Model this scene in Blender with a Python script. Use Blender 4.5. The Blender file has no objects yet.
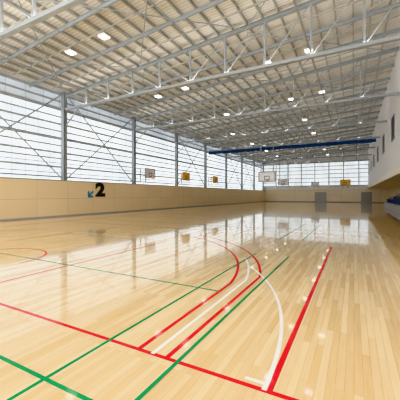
import bpy, bmesh, math, random
from mathutils import Vector, Matrix
random.seed(3)
S=bpy.context.scene
COL=S.collection
# ------------------------------------------------------------ materials
def newmat(name):
    m=bpy.data.materials.new(name); m.use_nodes=True
    nt=m.node_tree; b=nt.nodes['Principled BSDF']
    return m,nt,b
def N(nt,t,**k):
    n=nt.nodes.new(t)
    for a,v in k.items(): setattr(n,a,v)
    return n
def simple(name,col,rough=0.5,metal=0.0,noise=0.06,scale=3.0,alpha=None):
    m,nt,b=newmat(name)
    g=N(nt,'ShaderNodeNewGeometry'); no=N(nt,'ShaderNodeTexNoise'); no.inputs['Scale'].default_value=scale
    nt.links.new(g.outputs['Position'],no.inputs['Vector'])
    r=N(nt,'ShaderNodeValToRGB')
    r.color_ramp.elements[0].position=.3; r.color_ramp.elements[1].position=.7
    r.color_ramp.elements[0].color=[max(0,c*(1-noise)) for c in col]+[1]
    r.color_ramp.elements[1].color=[min(1,c*(1+noise)) for c in col]+[1]
    nt.links.new(no.outputs['Fac'],r.inputs['Fac']); nt.links.new(r.outputs['Color'],b.inputs['Base Color'])
    b.inputs['Roughness'].default_value=rough; b.inputs['Metallic'].default_value=metal
    return m
M={}
M['steel']=simple('painted_steel',(.36,.39,.41),.5)
M['galv']=simple('galvanised_steel',(.50,.49,.45),.5)
M['girt']=simple('grey_girt',(.42,.45,.47),.5)
M['white']=simple('white_wall_paint',(.95,.94,.96),.6,noise=.02)
M['offwhite']=simple('offwhite_panel',(.86,.86,.86),.6,noise=.02)
M['red']=simple('red_court_paint',(.68,.008,.02),.1)
M['pink']=simple('faded_red_court_paint',(.66,.10,.10),.1)
M['green']=simple('green_court_paint',(.005,.28,.09),.1)
M['wline']=simple('white_court_paint',(.90,.90,.88),.1)
M['blue']=simple('blue_curtain_fabric',(.01,.045,.17),.7,noise=.15)
M['seatblue']=simple('blue_seat_plastic',(.018,.05,.17),.45)
M['teal']=simple('teal_vinyl',(.02,.24,.42),.5)
M['black']=simple('black_vinyl',(.008,.009,.014),.5)
M['dark']=simple('dark_glass',(.06,.075,.10),.4)
M['orange']=simple('orange_rim_paint',(.85,.25,.03),.4)
M['tan']=simple('yellow_backboard',(.95,.58,.10),.45)
M['boardw']=simple('white_backboard',(.85,.86,.88),.35)
M['net']=simple('net_cord',(.85,.85,.85),.8)
M['door']=simple('grey_door_paint',(.42,.42,.41),.45)
M['grey']=simple('grey_deck',(.50,.50,.50),.6)
M['concrete']=simple('trim_grey',(.36,.35,.34),.6)

# floor
m,nt,b=newmat('maple_floor'); M['floor']=m
g=N(nt,'ShaderNodeNewGeometry'); mp=N(nt,'ShaderNodeMapping'); mp.inputs['Rotation'].default_value=(0,0,math.pi/2)
nt.links.new(g.outputs['Position'],mp.inputs['Vector'])
br=N(nt,'ShaderNodeTexBrick'); nt.links.new(mp.outputs['Vector'],br.inputs['Vector'])
br.offset=.37; br.inputs['Scale'].default_value=1.0; br.inputs['Brick Width'].default_value=1.1; br.inputs['Row Height'].default_value=.07
br.inputs['Mortar Size'].default_value=.0015; br.inputs['Mortar Smooth'].default_value=.3; br.inputs['Bias'].default_value=-.05
br.inputs['Color1'].default_value=(.97,.79,.49,1); br.inputs['Color2'].default_value=(.79,.565,.29,1); br.inputs['Mortar'].default_value=(.48,.31,.15,1)
mp2=N(nt,'ShaderNodeMapping'); mp2.inputs['Scale'].default_value=(14,.9,1); nt.links.new(g.outputs['Position'],mp2.inputs['Vector'])
no=N(nt,'ShaderNodeTexNoise'); no.inputs['Scale'].default_value=2.2; no.inputs['Detail'].default_value=4; nt.links.new(mp2.outputs['Vector'],no.inputs['Vector'])
r=N(nt,'ShaderNodeValToRGB'); r.color_ramp.elements[0].position=.3; r.color_ramp.elements[1].position=.7
r.color_ramp.elements[0].color=(.90,.87,.82,1); r.color_ramp.elements[1].color=(1.0,1.0,1.0,1)
nt.links.new(no.outputs['Fac'],r.inputs['Fac'])
mx=N(nt,'ShaderNodeMixRGB',blend_type='MULTIPLY'); mx.inputs['Fac'].default_value=1
nt.links.new(br.outputs['Color'],mx.inputs['Color1']); nt.links.new(r.outputs['Color'],mx.inputs['Color2'])
nt.links.new(mx.outputs['Color'],b.inputs['Base Color'])
b.inputs['Roughness'].default_value=.09; b.inputs['IOR'].default_value=1.5
b.inputs['Coat Weight'].default_value=.6; b.inputs['Coat Roughness'].default_value=.03
n2=N(nt,'ShaderNodeTexNoise'); n2.inputs['Scale'].default_value=1.0
mp3=N(nt,'ShaderNodeMapping'); mp3.inputs['Scale'].default_value=(11,1.2,1); nt.links.new(g.outputs['Position'],mp3.inputs['Vector']); nt.links.new(mp3.outputs['Vector'],n2.inputs['Vector'])
bp=N(nt,'ShaderNodeBump'); bp.inputs['Strength'].default_value=.06; bp.inputs['Distance'].default_value=.007
nt.links.new(n2.outputs['Fac'],bp.inputs['Height']); nt.links.new(bp.outputs['Normal'],b.inputs['Normal'])

# plywood wall sheets
def plywood(name,axis,c1,c2,seam,gap):
    m,nt,b=newmat(name)
    g=N(nt,'ShaderNodeNewGeometry'); sp=N(nt,'ShaderNodeSeparateXYZ'); cb=N(nt,'ShaderNodeCombineXYZ')
    nt.links.new(g.outputs['Position'],sp.inputs[0]); nt.links.new(sp.outputs[axis],cb.inputs[0]); nt.links.new(sp.outputs[2],cb.inputs[1])
    br=N(nt,'ShaderNodeTexBrick'); br.offset=0; br.inputs['Scale'].default_value=1; br.inputs['Brick Width'].default_value=2.4; br.inputs['Row Height'].default_value=1.33
    br.inputs['Mortar Size'].default_value=gap; br.inputs['Color1'].default_value=c1; br.inputs['Color2'].default_value=c2; br.inputs['Mortar'].default_value=seam
    nt.links.new(cb.outputs[0],br.inputs['Vector'])
    mp=N(nt,'ShaderNodeMapping'); mp.inputs['Scale'].default_value=(.7,9,1); nt.links.new(cb.outputs[0],mp.inputs['Vector'])
    no=N(nt,'ShaderNodeTexNoise'); no.inputs['Scale'].default_value=2; no.inputs['Detail'].default_value=3; nt.links.new(mp.outputs[0],no.inputs['Vector'])
    r=N(nt,'ShaderNodeValToRGB'); r.color_ramp.elements[0].color=(.90,.90,.88,1); r.color_ramp.elements[1].color=(1,1,1,1)
    nt.links.new(no.outputs['Fac'],r.inputs['Fac'])
    pm=N(nt,'ShaderNodeMapping'); pm.inputs['Scale'].default_value=(6,6,6); nt.links.new(cb.outputs[0],pm.inputs['Vector'])
    vo=N(nt,'ShaderNodeTexVoronoi'); vo.inputs['Scale'].default_value=1.0; vo.inputs['Randomness'].default_value=0; nt.links.new(pm.outputs[0],vo.inputs['Vector'])
    pr=N(nt,'ShaderNodeValToRGB'); pr.color_ramp.elements[0].position=.10; pr.color_ramp.elements[1].position=.16
    pr.color_ramp.elements[0].color=(.72,.68,.62,1); pr.color_ramp.elements[1].color=(1,1,1,1); nt.links.new(vo.outputs['Distance'],pr.inputs['Fac'])
    mx=N(nt,'ShaderNodeMixRGB',blend_type='MULTIPLY'); mx.inputs['Fac'].default_value=1
    m2=N(nt,'ShaderNodeMixRGB',blend_type='MULTIPLY'); m2.inputs['Fac'].default_value=1
    nt.links.new(br.outputs['Color'],mx.inputs['Color1']); nt.links.new(r.outputs['Color'],mx.inputs['Color2'])
    nt.links.new(mx.outputs[0],m2.inputs['Color1']); nt.links.new(pr.outputs['Color'],m2.inputs['Color2']); nt.links.new(m2.outputs[0],b.inputs['Base Color'])
    b.inputs['Roughness'].default_value=.35
    return m
M['ply']=plywood('plywood_side_wall',1,(.95,.77,.50,1),(.91,.72,.45,1),(.60,.45,.28,1),.011)
M['plyend']=plywood('plywood_end_wall',0,(.95,.81,.59,1),(.91,.76,.54,1),(.60,.47,.32,1),.012)

# roof deck: ribs across the hall
m,nt,b=newmat('ribbed_roof_deck'); M['deck']=m
g=N(nt,'ShaderNodeNewGeometry'); w=N(nt,'ShaderNodeTexWave'); w.bands_direction='Y'; w.inputs['Scale'].default_value=1.6; w.wave_profile='SIN'
nt.links.new(g.outputs['Position'],w.inputs['Vector'])
r=N(nt,'ShaderNodeValToRGB'); r.color_ramp.elements[0].color=(.74,.73,.69,1); r.color_ramp.elements[1].color=(.90,.89,.85,1); r.color_ramp.elements[0].position=.15; r.color_ramp.elements[1].position=.5
nt.links.new(w.outputs['Fac'],r.inputs['Fac']); nt.links.new(r.outputs['Color'],b.inputs['Base Color'])
b.inputs['Roughness'].default_value=.6

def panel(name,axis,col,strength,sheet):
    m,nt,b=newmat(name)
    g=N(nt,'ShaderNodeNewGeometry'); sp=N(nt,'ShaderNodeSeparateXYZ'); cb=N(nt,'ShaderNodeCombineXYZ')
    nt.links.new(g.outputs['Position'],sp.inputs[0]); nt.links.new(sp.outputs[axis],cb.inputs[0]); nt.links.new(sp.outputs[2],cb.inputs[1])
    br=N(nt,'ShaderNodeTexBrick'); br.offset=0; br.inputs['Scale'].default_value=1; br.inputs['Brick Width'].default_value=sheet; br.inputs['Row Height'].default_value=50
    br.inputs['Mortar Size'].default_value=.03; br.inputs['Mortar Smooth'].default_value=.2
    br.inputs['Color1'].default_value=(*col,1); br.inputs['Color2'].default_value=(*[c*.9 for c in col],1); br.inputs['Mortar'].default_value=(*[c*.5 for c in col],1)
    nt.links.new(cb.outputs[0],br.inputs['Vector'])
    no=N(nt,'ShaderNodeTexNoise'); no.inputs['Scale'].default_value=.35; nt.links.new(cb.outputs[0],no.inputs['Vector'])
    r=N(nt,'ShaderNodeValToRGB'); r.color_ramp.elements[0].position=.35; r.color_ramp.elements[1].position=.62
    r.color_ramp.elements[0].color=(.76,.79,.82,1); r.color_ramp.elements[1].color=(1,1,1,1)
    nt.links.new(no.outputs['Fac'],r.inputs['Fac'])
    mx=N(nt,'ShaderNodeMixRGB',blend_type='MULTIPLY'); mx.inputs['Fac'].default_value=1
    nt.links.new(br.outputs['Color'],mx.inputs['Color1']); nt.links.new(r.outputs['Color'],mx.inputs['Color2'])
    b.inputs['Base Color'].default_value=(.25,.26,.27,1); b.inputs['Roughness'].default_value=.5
    nt.links.new(mx.outputs[0],b.inputs['Emission Color']); b.inputs['Emission Strength'].default_value=strength  # daylight through the glazing is put in as the panel's own emission
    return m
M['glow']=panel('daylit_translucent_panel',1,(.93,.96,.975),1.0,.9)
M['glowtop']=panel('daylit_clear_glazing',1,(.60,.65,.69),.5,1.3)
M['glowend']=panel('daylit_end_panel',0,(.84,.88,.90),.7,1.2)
m,nt,b=newmat('led_lens'); M['led']=m
b.inputs['Emission Color'].default_value=(1,.98,.95,1); b.inputs['Emission Strength'].default_value=7
# ------------------------------------------------------------ mesh helpers
def link(o): COL.objects.link(o); return o
def tag(o,label,cat,group=None,kind=None):
    o['label']=label; o['category']=cat
    if group: o['group']=group
    if kind: o['kind']=kind
    return o
def bm_obj(name,bm,mat,parent=None,loc=None,bevel=0):
    bmesh.ops.recalc_face_normals(bm,faces=bm.faces)
    me=bpy.data.meshes.new(name); bm.to_mesh(me); bm.free()
    mats=mat if isinstance(mat,list) else [mat]
    for k in mats: me.materials.append(M[k])
    o=bpy.data.objects.new(name,me); link(o)
    if loc is not None: o.location=loc
    if parent: o.parent=parent
    if bevel:
        md=o.modifiers.new('bevel','BEVEL'); md.width=bevel; md.segments=2
    return o
def add_box(bm,x0,x1,y0,y1,z0,z1,mi=0):
    v=[bm.verts.new(p) for p in [(x0,y0,z0),(x1,y0,z0),(x1,y1,z0),(x0,y1,z0),(x0,y0,z1),(x1,y0,z1),(x1,y1,z1),(x0,y1,z1)]]
    for f in [(0,3,2,1),(4,5,6,7),(0,1,5,4),(1,2,6,5),(2,3,7,6),(3,0,4,7)]:
        fc=bm.faces.new([v[i] for i in f]); fc.material_index=mi
def box(name,x0,x1,y0,y1,z0,z1,mat,parent=None,bevel=0):
    bm=bmesh.new(); cx,cy,cz=(x0+x1)/2,(y0+y1)/2,(z0+z1)/2
    add_box(bm,x0-cx,x1-cx,y0-cy,y1-cy,z0-cz,z1-cz)
    return bm_obj(name,bm,mat,parent,(cx,cy,cz),bevel)
def add_beam(bm,p,q,w,h=None,prof='box',n=8):
    p=Vector(p); q=Vector(q); d=(q-p); L=d.length; d.normalize()
    up=Vector((0,0,1)) if abs(d.z)<.98 else Vector((0,1,0))
    s=d.cross(up).normalized(); u=s.cross(d).normalized(); h=h or w
    if prof=='box': pts=[(-w/2,-h/2),(w/2,-h/2),(w/2,h/2),(-w/2,h/2)]
    elif prof=='tube': pts=[(w/2*math.cos(2*math.pi*i/n),w/2*math.sin(2*math.pi*i/n)) for i in range(n)]
    elif prof=='I':
        t=.16*w; f=.1*h
        pts=[(-w/2,-h/2),(w/2,-h/2),(w/2,-h/2+f),(t/2,-h/2+f),(t/2,h/2-f),(w/2,h/2-f),(w/2,h/2),(-w/2,h/2),(-w/2,h/2-f),(-t/2,h/2-f),(-t/2,-h/2+f),(-w/2,-h/2+f)]
    elif prof=='C':
        t=.15*w; f=.08*h
        pts=[(-w/2,-h/2),(w/2,-h/2),(w/2,-h/2+f),(-w/2+t,-h/2+f),(-w/2+t,h/2-f),(w/2,h/2-f),(w/2,h/2),(-w/2,h/2)]
    A=[bm.verts.new(p+s*a+u*b) for a,b in pts]; B=[bm.verts.new(q+s*a+u*b) for a,b in pts]
    k=len(pts)
    for i in range(k): bm.faces.new([A[i],A[(i+1)%k],B[(i+1)%k],B[i]])
    bm.faces.new(A[::-1]); bm.faces.new(B)
def beam(name,p,q,w,h=None,mat='steel',parent=None,prof='box',off=None):
    c=(Vector(p)+Vector(q))/2; bm=bmesh.new()
    add_beam(bm,Vector(p)-c,Vector(q)-c,w,h,prof)
    return bm_obj(name,bm,mat,parent,c)
def empty(name,loc):
    e=bpy.data.objects.new(name,None); e.empty_display_size=.3; link(e); e.location=loc; return e
def dup(root):
    n=root.copy(); link(n)
    for c in list(root.children):
        d=c.copy(); link(d); d.parent=n
        for c2 in c.children:
            e=c2.copy(); link(e); e.parent=d
    return n
XL,XR,YF=-19.2,2.6,69.5
Y0=-7.0
BAYS=[-1.4+7.9*i for i in range(9)]
roof=lambda x:9.55+(x-XL)*1.85/21.8
# ------------------------------------------------------------ shell
o=box('floor',-20.1,6.2,Y0,YF+.2,-.2,0,'floor'); tag(o,'glossy pale maple strip sports floor','floor',kind='structure'); FLOOR=o
bm=bmesh.new()
xa,xb=-20.15,2.85
za,zb=roof(xa),roof(xb)
P=[(xa,Y0,za),(xb,Y0,zb),(xb,YF+.2,zb),(xa,YF+.2,za)]
v=[bm.verts.new(p) for p in P]+[bm.verts.new((p[0],p[1],p[2]+.15)) for p in P]
for f in [(0,1,2,3),(7,6,5,4),(0,4,5,1),(1,5,6,2),(2,6,7,3),(3,7,4,0)]: bm.faces.new([v[i] for i in f])
o=bm_obj('ceiling',bm,'deck'); tag(o,'cream ribbed metal roof deck','ceiling',kind='structure')
o=box('wall_left',-19.34,XL,Y0,YF,0,2.65,'ply'); tag(o,'plywood sheeted lower wall','wall',kind='structure')
o=box('trim_1',-20.1,-19.16,Y0,YF,2.65,2.72,'concrete'); tag(o,'grey capping on top of plywood wall','trim',kind='structure')
o=box('baseboard_left',XL,XL+.03,Y0,YF,0,.09,'concrete'); tag(o,'thin grey skirting under plywood wall','baseboard',kind='structure')
o=box('baseboard_far',-19.1,6.0,YF-.03,YF,0,.16,'concrete'); tag(o,'thin grey skirting under end wall','baseboard',kind='structure')
edges=[Y0]+[y for y in BAYS if y>Y0]+[YF]
wn=1
for i in range(len(edges)-1):
    a,bq=edges[i],edges[i+1]
    o=box('window_%d'%wn,-20.1,-20.02,a,bq,2.72,8.2,'glow'); wn+=1; tag(o,'white translucent daylight wall panel','window',kind='structure')
    o=box('window_%d'%wn,-20.1,-20.02,a,bq,8.2,9.45,'glowtop'); wn+=1; tag(o,'blue-grey clear high strip glazing','window',kind='structure')
tn=2
for z,h in [(3.0,.10),(3.3,.06),(3.75,.13),(4.05,.05),(4.4,.09),(4.85,.13),(5.4,.09),(5.95,.20),(6.5,.09),(7.05,.13),(7.6,.09),(8.2,.22),(8.8,.10),(9.35,.14)]:
    o=box('trim_%d'%tn,-20.0,-19.88,Y0,YF,z-h/2,z+h/2,'girt'); tn+=1; tag(o,'grey horizontal steel wall rail','wall rail',kind='structure')
# far wall
o=box('wall_far',-20.1,6.2,YF,YF+.2,0,2.9,'plyend'); tag(o,'plywood lower end wall','wall',kind='structure')
bm=bmesh.new()
add_box(bm,-20.1,2.85,YF,YF+.2,2.9,3.7)
add_box(bm,2.85,6.2,YF,YF+.2,2.9,3.3)
pts=[(-20.1,8.9),(2.85,8.9),(2.85,roof(2.85)),(-20.1,roof(-20.1))]
A=[bm.verts.new((x,YF,z)) for x,z in pts]; B=[bm.verts.new((x,YF+.2,z)) for x,z in pts]
for i in range(4): bm.faces.new([A[i],A[(i+1)%4],B[(i+1)%4],B[i]])
bm.faces.new(A); bm.faces.new(B[::-1])
o=bm_obj('wall_far_upper',bm,'offwhite'); tag(o,'off-white upper end wall band','wall',kind='structure')
o=box('window_%d'%wn,-20.1,2.85,YF+.08,YF+.16,3.7,8.9,'glowend'); wn+=1; tag(o,'pale blue translucent end wall glazing','window',kind='structure')
for z in (3.7,4.5,5.4,6.3,7.2,8.0,8.85):
    o=box('trim_%d'%tn,-20.0,2.6,YF-.06,YF+.07,z-.07,z+.07,'girt'); tn+=1; tag(o,'grey horizontal end wall rail','wall rail',kind='structure')
for k in range(7):
    x=-16.5+k*2.9
    o=box('trim_%d'%tn,x-.11,x+.11,YF-.2,YF-.07,2.9,roof(x)-.3,'offwhite'); tn+=1; tag(o,'pale vertical end wall mullion','mullion',kind='structure')
dn=1
for cx,w in [(-6.6,2.4),(2.3,2.0)]:
    o=box('door_%d'%dn,cx-w/2,cx+w/2,YF-.10,YF-.035,0,2.25,'door'); tag(o,'flat grey double exit door','door',kind='structure')
    bm=bmesh.new(); add_box(bm,-.04,.04,-.02,.02,-.1,.1)
    bm_obj('door_handle',bm,'steel',o,(.1,-.05,-.1)); dn+=1
# right wall with high windows over a recess
o=box('wall_right',XR,XR+.25,Y0,YF,3.45,roof(XR),'white'); tag(o,'white painted upper side wall','wall',kind='structure')
o=box('trim_%d'%tn,XR-.04,XR+.25,Y0,YF,3.0,3.45,'plyend'); tn+=1; tag(o,'timber fascia along the seating recess','fascia',kind='structure')
o=box('wall_right_recess',6.0,6.2,Y0,YF,0,3.3,'plyend'); tag(o,'plywood back wall of seating recess','wall',kind='structure')
o=box('ceiling_recess',XR+.25,6.2,Y0,YF,3.3,3.45,'plyend'); tag(o,'timber soffit over seating recess','ceiling',kind='structure')
for y in (25.6,33.4,41.2,49.1,57.0,64.8):
    o=box('window_%d'%wn,XR-.05,XR-.005,y-.85,y+.85,5.8,7.4,'dark'); wn+=1; tag(o,'dark square window in white wall','window',kind='structure')
    bm=bmesh.new()
    for a,b_,c,d in [(-.93,.93,-.88,-.80),(-.93,.93,.80,.88),(-.93,-.85,-.80,.80),(.85,.93,-.80,.80)]:
        add_box(bm,-.04,.035,a,b_,c,d)
    f=bm_obj('window_frame',bm,'concrete',o)
# ------------------------------------------------------------ steel columns and trusses
first=None
for y in BAYS+[69.2]:
    bm=bmesh.new(); add_beam(bm,(0,0,0),(0,0,9.35),.30,.32,'I')
    if first is None:
        root=empty('steel_column',(-19.6,y,0)); s=bm_obj('shaft',bm,'steel',root)
        bm=bmesh.new(); add_box(bm,-.22,.22,-.22,.22,0,.03); bm_obj('base_plate',bm,'steel',root)
        bm=bmesh.new(); add_box(bm,-.22,.22,-.22,.22,9.35,9.38); bm_obj('cap_plate',bm,'steel',root)
        first=root
    else:
        bm.free(); root=dup(first); root.location=(-19.6,y,0)
    tag(root,'pale grey steel column standing behind plywood wall','steel column','side wall columns')
first=None
xs=[-19.4+2.2*i for i in range(11)]
for y in BAYS:
    if first is None:
        root=empty('roof_truss',(-19.4,y,8.15)); first=root
        def L(x,z): return (x+19.4,0,z-8.15)
        def part(n,p,q,w,h,prof):
            o=beam(n,p,q,w,h,'steel',root,prof)
        part('bottom_chord',L(-19.4,8.15),L(XR-.02,8.15),.20,.16,'box')
        part('top_chord',L(-19.4,roof(-19.4)-.36),L(XR-.02,roof(XR)-.36),.18,.2,'I')
        for i,x in enumerate(xs[1:-1]):
            part('web_post',L(x,8.22),L(x,roof(x)-.45),.10,.10,'box')
        for i in range(10):
            a,c=xs[i],xs[i+1]
            if i<5: part('web_diagonal',L(a+.1,roof(a)-.46),L(c-.08,8.24),.055,.055,'tube')
            else: part('web_diagonal',L(a+.08,8.24),L(c-.1,roof(c)-.46),.055,.055,'tube')
        part('knee_brace',L(-19.42,6.9),L(-17.9,8.08),.09,.09,'tube')
    else:
        root=dup(first); root.location=(-19.4,y,8.15)
    tag(root,'pale grey steel roof truss spanning the hall','roof truss','roof trusses')
fr=None
for y in sorted([b_+2.63 for b_ in BAYS[1:]]+[b_+5.27 for b_ in BAYS[0:]]):
    if fr is None:
        fr=beam('roof_rafter',(XL-.5,y,roof(XL-.5)-.38),(XR-.02,y,roof(XR)-.38),.10,.20,'steel',None,'I'); o=fr
    else:
        o=fr.copy(); link(o); o.location=(fr.location.x,y,fr.location.z)
    tag(o,'pale grey light steel rafter between main trusses','rafter','light roof rafters')
x=-18.9; fp=None
while x<XR-.2:
    z=roof(x)-.13
    if fp is None:
        fp=beam('roof_purlin',(x,Y0,z),(x,YF-.02,z),.07,.18,'galv',None,'C'); o=fp
    else:
        o=fp.copy(); link(o); o.location=(x,fp.location.y,z)
    tag(o,'galvanised steel roof purlin under the deck','purlin','roof purlins'); x+=.82
fb=None
for i in range(-1,10):
    for dy in (1.3,3.95,6.6):
        y=BAYS[0]+7.9*i+dy
        if y<0 or y>YF-1: continue
        if fb is None:
            fb=beam('roof_bridging',(XL,y,roof(XL)-.27),(XR-.02,y,roof(XR)-.27),.06,.05,'galv'); o=fb
        else:
            o=fb.copy(); link(o); o.location=(fb.location.x,y,fb.location.z)
        tag(o,'thin steel bridging angle crossing the purlins','bridging','roof bridging')
ft=None
for x in (-15.0,-10.6,-6.2,-1.8):
    if ft is None: ft=beam('longitudinal_tie',(x,Y0,8.3),(x,YF-.02,8.3),.07,.07,'steel',None,'tube'); o=ft
    else: o=ft.copy(); link(o); o.location=(x,ft.location.y,ft.location.z)
    tag(o,'slender steel tube tie joining the trusses','steel tie','longitudinal ties')
def rod(name,p,q,lab,grp,w=.045):
    o=beam(name,p,q,w,w,'steel',None,'tube'); tag(o,lab,'bracing rod',grp)
for i in (0,1,2,4,6,7):
    a,c=BAYS[i]+.25,BAYS[i+1]-.25
    rod('wall_bracing_rod',(-19.66,a,2.85),(-19.66,c,9.2),'thin diagonal bracing rod in front of translucent wall','wall bracing rods',.10)
    rod('wall_bracing_rod',(-19.52,a,9.2),(-19.52,c,2.85),'thin diagonal bracing rod in front of translucent wall','wall bracing rods',.10)
for i in range(8):
    a,c=BAYS[i]+.2,BAYS[i+1]-.2
    for x0,x1 in ((-19,-12),(-12,-5),(-5,2.2)):
        rod('roof_bracing_rod',(x0,a,roof(x0)-.52),(x1,c,roof(x1)-.52),'thin diagonal bracing rod below the purlins','roof bracing rods',.055)
        rod('roof_bracing_rod',(x0,c,roof(x0)-.62),(x1,a,roof(x1)-.62),'thin diagonal bracing rod below the purlins','roof bracing rods',.055)
# ------------------------------------------------------------ lights
fl=None
for i in range(8):
    y=10.4+7.9*i
    for j,x in enumerate((-13.6,-11.1,-4.9,-2.4)):
        if y>YF-2 or (i>=3 and j in (1,3)): continue
        z=roof(x)-.66
        if fl is None:
            fl=empty('high_bay_light',(0,0,0))
            bm=bmesh.new(); add_box(bm,-.24,.24,-.24,.24,0,.07); bm_obj('housing',bm,'offwhite',fl,bevel=.015)
            bm=bmesh.new(); add_box(bm,-.19,.19,-.19,.19,-.02,-.002); bm_obj('lens',bm,'led',fl)
            bm=bmesh.new(); add_beam(bm,(0,0,.07),(0,0,.42),.04,None,'tube'); bm_obj('hanger',bm,'steel',fl)
            root=fl
        else: root=dup(fl)
        root.location=(x,y,z); tag(root,'square white high bay lamp hanging from the roof','high bay light','high bay lights')
ld=bpy.data.lights.new('ceiling_fill','AREA'); ld.shape='RECTANGLE'; ld.size=20.5; ld.size_y=.14; ld.energy=75; ld.color=(1,.98,.95)  # added fill to brighten the roof, no fitting there; hidden by the chord
for y in BAYS:
    o=bpy.data.objects.new('ceiling_fill',ld); link(o); o.location=(-8.4,y,8.25); o.rotation_euler=(math.pi,0,0)
    tag(o,'added unseen fill light facing the roof above a truss bottom chord','fill light','ceiling fill lights')
# ------------------------------------------------------------ blue divider curtain
Yc=BAYS[5]
root=empty('divider_curtain',(-8.3,Yc,7.82))
bm=bmesh.new()
segs=96; prev=None; ring=12
for i in range(segs+1):
    x=-10.7+21.2*i/segs+0; rr=.17+.022*math.sin(i*1.9)+.012*math.sin(i*.7)
    cur=[bm.verts.new((x,rr*1.0*math.cos(2*math.pi*j/ring),rr*1.15*math.sin(2*math.pi*j/ring))) for j in range(ring)]
    if prev:
        for j in range(ring): bm.faces.new([prev[j],prev[(j+1)%ring],cur[(j+1)%ring],cur[j]])
    else: bm.faces.new(cur)
    prev=cur
bm.faces.new(prev); bm_obj('rolled_fabric',bm,'blue',root)
bm=bmesh.new(); add_box(bm,-10.7,10.5,-.04,.04,.18,.25); bm_obj('track',bm,'steel',root)
for i in range(12):
    x=-10+20*i/11
    bm=bmesh.new(); 
    for s in (-1,1): add_box(bm,x-.02,x+.02,s*.225-.01,s*.225+.01,-.25,.2)
    add_box(bm,x-.02,x+.02,-.235,.235,-.26,-.245); bm_obj('strap',bm,'blue',root)
tag(root,'rolled navy blue divider curtain hung under a truss','divider curtain')
# ------------------------------------------------------------ basketball hoops
def hoop(loc,rz,board,frame,arm,mode,label,name='basketball_hoop',sc=1.0):
    root=empty(name,loc); root.rotation_euler=(0,0,rz); root.scale=(sc,1,sc)
    bm=bmesh.new(); add_box(bm,-.9,.9,0,.04,0,1.05); bm_obj('backboard',bm,board,root)
    bm=bmesh.new()
    for a,b_,c,d in [(-.97,.97,-.07,.04),(-.97,.97,1.01,1.12),(-.97,-.86,.04,1.01),(.86,.97,.04,1.01)]:
        add_box(bm,a,b_,-.02,.06,c,d)
    bm_obj('board_frame',bm,frame,root)
    bm=bmesh.new()
    for a,b_,c,d in [(-.30,.30,.15,.21),(-.30,.30,.54,.60),(-.30,-.24,.21,.54),(.24,.30,.21,.54)]:
        add_box(bm,a,b_,-.012,-.001,c,d)
    bm_obj('target_square',bm,'black',root)
    bm=bmesh.new(); n=24
    for i in range(n):
        a0=2*math.pi*i/n; a1=2*math.pi*(i+1)/n
        add_beam(bm,(.23*math.cos(a0),-.40+.23*math.sin(a0),.12),(.23*math.cos(a1),-.40+.23*math.sin(a1),.12),.035,None,'tube',6)
    add_box(bm,-.08,.08,-.18,-.02,.08,.12)
    bm_obj('rim',bm,'orange',root)
    bm=bmesh.new(); n=12
    for lv in range(4):
        r0=.225-.03*lv; r1=.225-.03*(lv+1); z0=.11-.10*lv; z1=z0-.10
        for i in range(n):
            a0=2*math.pi*(i+.5*(lv%2))/n
            for sg in (-.5,.5):
                a1=a0+2*math.pi*sg/n
                add_beam(bm,(r0*math.cos(a0),-.40+r0*math.sin(a0),z0),(r1*math.cos(a1),-.40+r1*math.sin(a1),z1),.009,None,'tube',4)
    bm_obj('net',bm,'net',root)
    if mode=='wall':
        for x in (-.5,.5):
            for z in (.2,.85):
                bm=bmesh.new(); add_beam(bm,(x,.05,z),(x,arm,z),.05); bm_obj('support_arm',bm,'steel',root)
            bm=bmesh.new(); add_beam(bm,(x,.08,.22),(x,arm,.83),.04); bm_obj('brace',bm,'steel',root)
        for x in (-.5,.5):
            bm=bmesh.new(); add_box(bm,x-.06,x+.06,arm-.05,arm,-.5,1.1)
            bm_obj('wall_rail',bm,'steel',root)
    else:
        for x in (-.7,.7):
            bm=bmesh.new(); add_beam(bm,(x,.10,0),(x,.10,arm/sc),.09); bm_obj('drop_post',bm,'steel',root)
        for z in (.3,1.4,arm/sc-.1):
            bm=bmesh.new(); add_beam(bm,(-.7,.1,z),(.7,.1,z),.07); bm_obj('cross_rail',bm,'steel',root)
    tag(root,label,'basketball hoop','basketball hoops')
    return root
R=math.pi/2
hoop((-18.3,23.3,3.35),R,'boardw','girt',.97,'wall','white backboard with rim on the side wall',sc=.85)
hoop((-18.3,30.4,3.45),R,'tan','orange',.97,'wall','yellow backboard with orange border on the side wall',sc=.85)
hoop((-18.3,38.9,3.45),R,'tan','orange',.97,'wall','yellow backboard with orange border on the side wall',sc=.85)
hoop((-8.15,30.1,3.05),0,'boardw','steel',8.05-3.05,'drop','white backboard hung on steel posts from a truss',sc=.95)
hoop((-11.5,BAYS[7]-.1,3.5),0,'boardw','girt',8.05-3.5,'drop','white backboard on steel posts near the end wall')
hoop((-7.6,68.2,3.6),0,'boardw','girt',1.08,'wall','white backboard on brackets above the grey door',sc=.85)
hoop((-1.6,67.0,3.7),0,'tan','orange',2.28,'wall','yellow backboard with orange border on the end wall')
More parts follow.
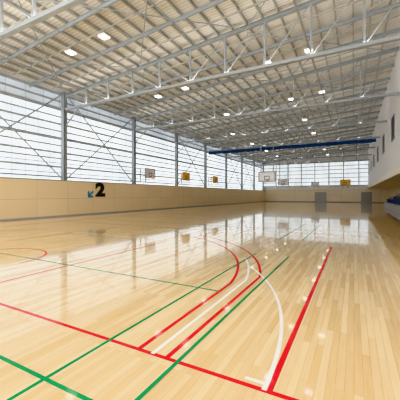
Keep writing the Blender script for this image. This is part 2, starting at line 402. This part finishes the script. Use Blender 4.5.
# ------------------------------------------------------------ number sign
root=empty('court_number_sign',(XL,16.95,1.45))
cu=bpy.data.curves.new('numeral','FONT'); cu.body='2'; cu.size=1.5; cu.extrude=.006; cu.offset=.085
to=bpy.data.objects.new('tmp',cu); link(to); bpy.context.view_layer.update()
dg=bpy.context.evaluated_depsgraph_get(); me=bpy.data.meshes.new_from_object(to.evaluated_get(dg)); bpy.data.objects.remove(to)
me.materials.clear(); me.materials.append(M['black'])
mn=min(v.co.x for v in me.vertices); mb=min(v.co.y for v in me.vertices)
for v in me.vertices: v.co=Vector((v.co.z+.008,(v.co.x-mn)*1.32+.09,v.co.y-mb))
o=bpy.data.objects.new('numeral',me); link(o); o.parent=root
bm=bmesh.new()
def poly(pts):
    A=[bm.verts.new((.002,y,z)) for y,z in pts]; B=[bm.verts.new((.012,y,z)) for y,z in pts]
    for i in range(len(pts)): bm.faces.new([A[i],A[(i+1)%len(pts)],B[(i+1)%len(pts)],B[i]])
    bm.faces.new(A); bm.faces.new(B[::-1])
poly([(y-.06,z+.02) for y,z in [(-.62,-.08),(-.08,-.08),(-.08,.08),(-.34,.08),(-.02,.38),(-.14,.50),(-.46,.20),(-.46,.44),(-.62,.44)]])
bm_obj('arrow',bm,'teal',root,bevel=0)
tag(root,'black numeral 2 with teal arrow on plywood wall','sign')
# ------------------------------------------------------------ bleachers
root=empty('bleacher',(5.0,37.5,0))
Yh=9.0
for t in range(3):
    bm=bmesh.new(); add_box(bm,-1.4+.72*t,-1.4+.72*(t+1)-.005,-Yh,Yh,0,.62+.38*t); bm_obj('tier',bm,'grey',root,bevel=.01)
bm=bmesh.new()
prof=[(-.22,.40),(-.20,.44),(.0,.42),(.14,.43),(.20,.50),(.23,.60),(.26,.74)]
for s in range(len(prof)-1):
    (x0,z0),(x1,z1)=prof[s],prof[s+1]
    A=[bm.verts.new((x0,-.20,z0)),bm.verts.new((x0,.20,z0)),bm.verts.new((x1,.20,z1)),bm.verts.new((x1,-.20,z1))]
    Bv=[bm.verts.new((v.co.x+.012,v.co.y,v.co.z-.025)) for v in A]
    bm.faces.new(A); bm.faces.new(Bv[::-1])
    for i in range(4): bm.faces.new([A[i],A[(i+1)%4],Bv[(i+1)%4],Bv[i]])
add_box(bm,-.04,.04,-.1,.1,.0,.42)
seat=None
for t in range(3):
    for j in range(17):
        x=-1.4+.72*t+.38; y=-Yh+.5+j*1.06; z=.62+.38*t
        if seat is None: seat=bm_obj('seat',bm,'seatblue',root,(x,y,z))
        else:
            o=seat.copy(); link(o); o.parent=root; o.location=(x,y,z)
tag(root,'tiered grey seating stand with blue plastic seats','bleachers')
# ------------------------------------------------------------ court markings (parts of the floor)
fx,fy=FLOOR.location.x,FLOOR.location.y
layer=[0]
def strip(pts,w,mat,closed=False,lab=None):
    layer[0]+=1; z=.0012+.00012*layer[0]
    bm=bmesh.new(); n=len(pts); Lv=[];Rv=[]
    for i in range(n):
        p=Vector(pts[i]); a=Vector(pts[max(0,i-1)]); c=Vector(pts[min(n-1,i+1)])
        d=(c-a).normalized(); nn=Vector((-d.y,d.x))
        Lv.append(bm.verts.new((p.x+nn.x*w/2,p.y+nn.y*w/2,z))); Rv.append(bm.verts.new((p.x-nn.x*w/2,p.y-nn.y*w/2,z)))
    for i in range(n-1): bm.faces.new([Lv[i],Rv[i],Rv[i+1],Lv[i+1]])
    for f in bm.faces:
        f.normal_update()
        if f.normal.z<0: f.normal_flip()
    me=bpy.data.meshes.new('court_line'); bm.to_mesh(me); bm.free(); me.materials.append(M[mat])
    for v in me.vertices: v.co-=Vector((fx,fy,-.1))
    o=bpy.data.objects.new('court_line',me); link(o); o.parent=FLOOR
    o['label']={'red':'red painted court line','green':'green painted court line','wline':'white painted court line','pink':'faded red court line'}[mat]
def arc(cx,cy,r,a0,a1,n=60): return [(cx+r*math.cos(math.radians(a0+(a1-a0)*i/n)),cy+r*math.sin(math.radians(a0+(a1-a0)*i/n))) for i in range(n+1)]
W=.05; G=.042
cx,cy=-8.15,3.885
yb=2.31
strip([(-15.6,yb),(2.0,yb)],W,'red')
strip([(-.61,yb),(-.61,9.7)],.055,'red')
def three(r,off,mat,aend=160):
    a=math.degrees(math.acos(off/r))
    strip([(cx+off,yb)]+arc(cx,cy,r,a,66,60),.055,mat)
    strip(arc(cx,cy,r,135,180-a,60)+[(cx-off,yb)],.06,'pink')
three(6.25,6.18,'red'); three(6.72,6.53,'red'); 
a=math.degrees(math.acos(6.36/6.48)); strip([(cx+6.36,yb)]+arc(cx,cy,6.48,a,28,20),.045,'wline')
strip(arc(-6.65,yb,6.0,0,40,40),.042,'wline')
strip([(-.84,yb+.085),(-.63,yb+.085)],.04,'wline')
strip(arc(cx,cy,1.25,0,180,40),.05,'red')
# key, free throw line and goal area
strip([(cx+2.45,yb),(cx+2.45,yb+5.8)],.06,'pink'); strip([(cx-2.45,yb+5.8),(cx-2.45,yb)],.06,'pink')
strip([(-11.5,yb+6.0),(-5.2,yb+6.0)],.06,'wline')
# green badminton / volleyball lines
strip([(-16,1.55),(1.5,1.55)],G,'green')
strip([(-2.37,.6),(-2.37,7.6)],G,'green')
strip([(-1.49,.6),(-1.49,7.6)],G,'green')
strip([(-12,4.33),(-1.98,4.33)],G,'green')
strip([(-2.37,10.6),(-2.37,17.0)],W,'green'); strip([(-1.6,10.6),(-1.6,17.0)],W,'green')
strip([(-16,11.6),(-6,11.6)],W,'green'); strip([(-16,16.5),(-3,16.5)],W,'wline')
strip([(-16.5,13.6),(-1.6,13.6)],W,'green')
strip([(-15.6,yb),(-15.6,30.3)],.07,'pink'); strip([(-15.6,30.3),(-.61,30.3)],.07,'pink')
strip([(-18,20.5),(0,20.5)],W,'green')
strip([(-18,36),(1,36)],.07,'red'); strip([(-18,44),(1,44)],.07,'wline')
# ------------------------------------------------------------ world, camera
wd=bpy.data.worlds.new('World'); S.world=wd; wd.use_nodes=True
bg=wd.node_tree.nodes['Background']; bg.inputs['Color'].default_value=(.97,.98,1,1); bg.inputs['Strength'].default_value=2.8
cam=bpy.data.cameras.new('Camera'); co=bpy.data.objects.new('Camera',cam); link(co)
cam.sensor_width=36; cam.sensor_fit='HORIZONTAL'; cam.lens=286/400*36; cam.shift_y=-5/400
co.location=(0,0,1.6); co.rotation_euler=(math.pi/2,0,math.radians(28.3)); cam.clip_end=300
S.camera=co
try: S.view_settings.view_transform='Khronos PBR Neutral'
except Exception: S.view_settings.view_transform='Standard'
S.view_settings.look='None'; S.view_settings.exposure=0.8
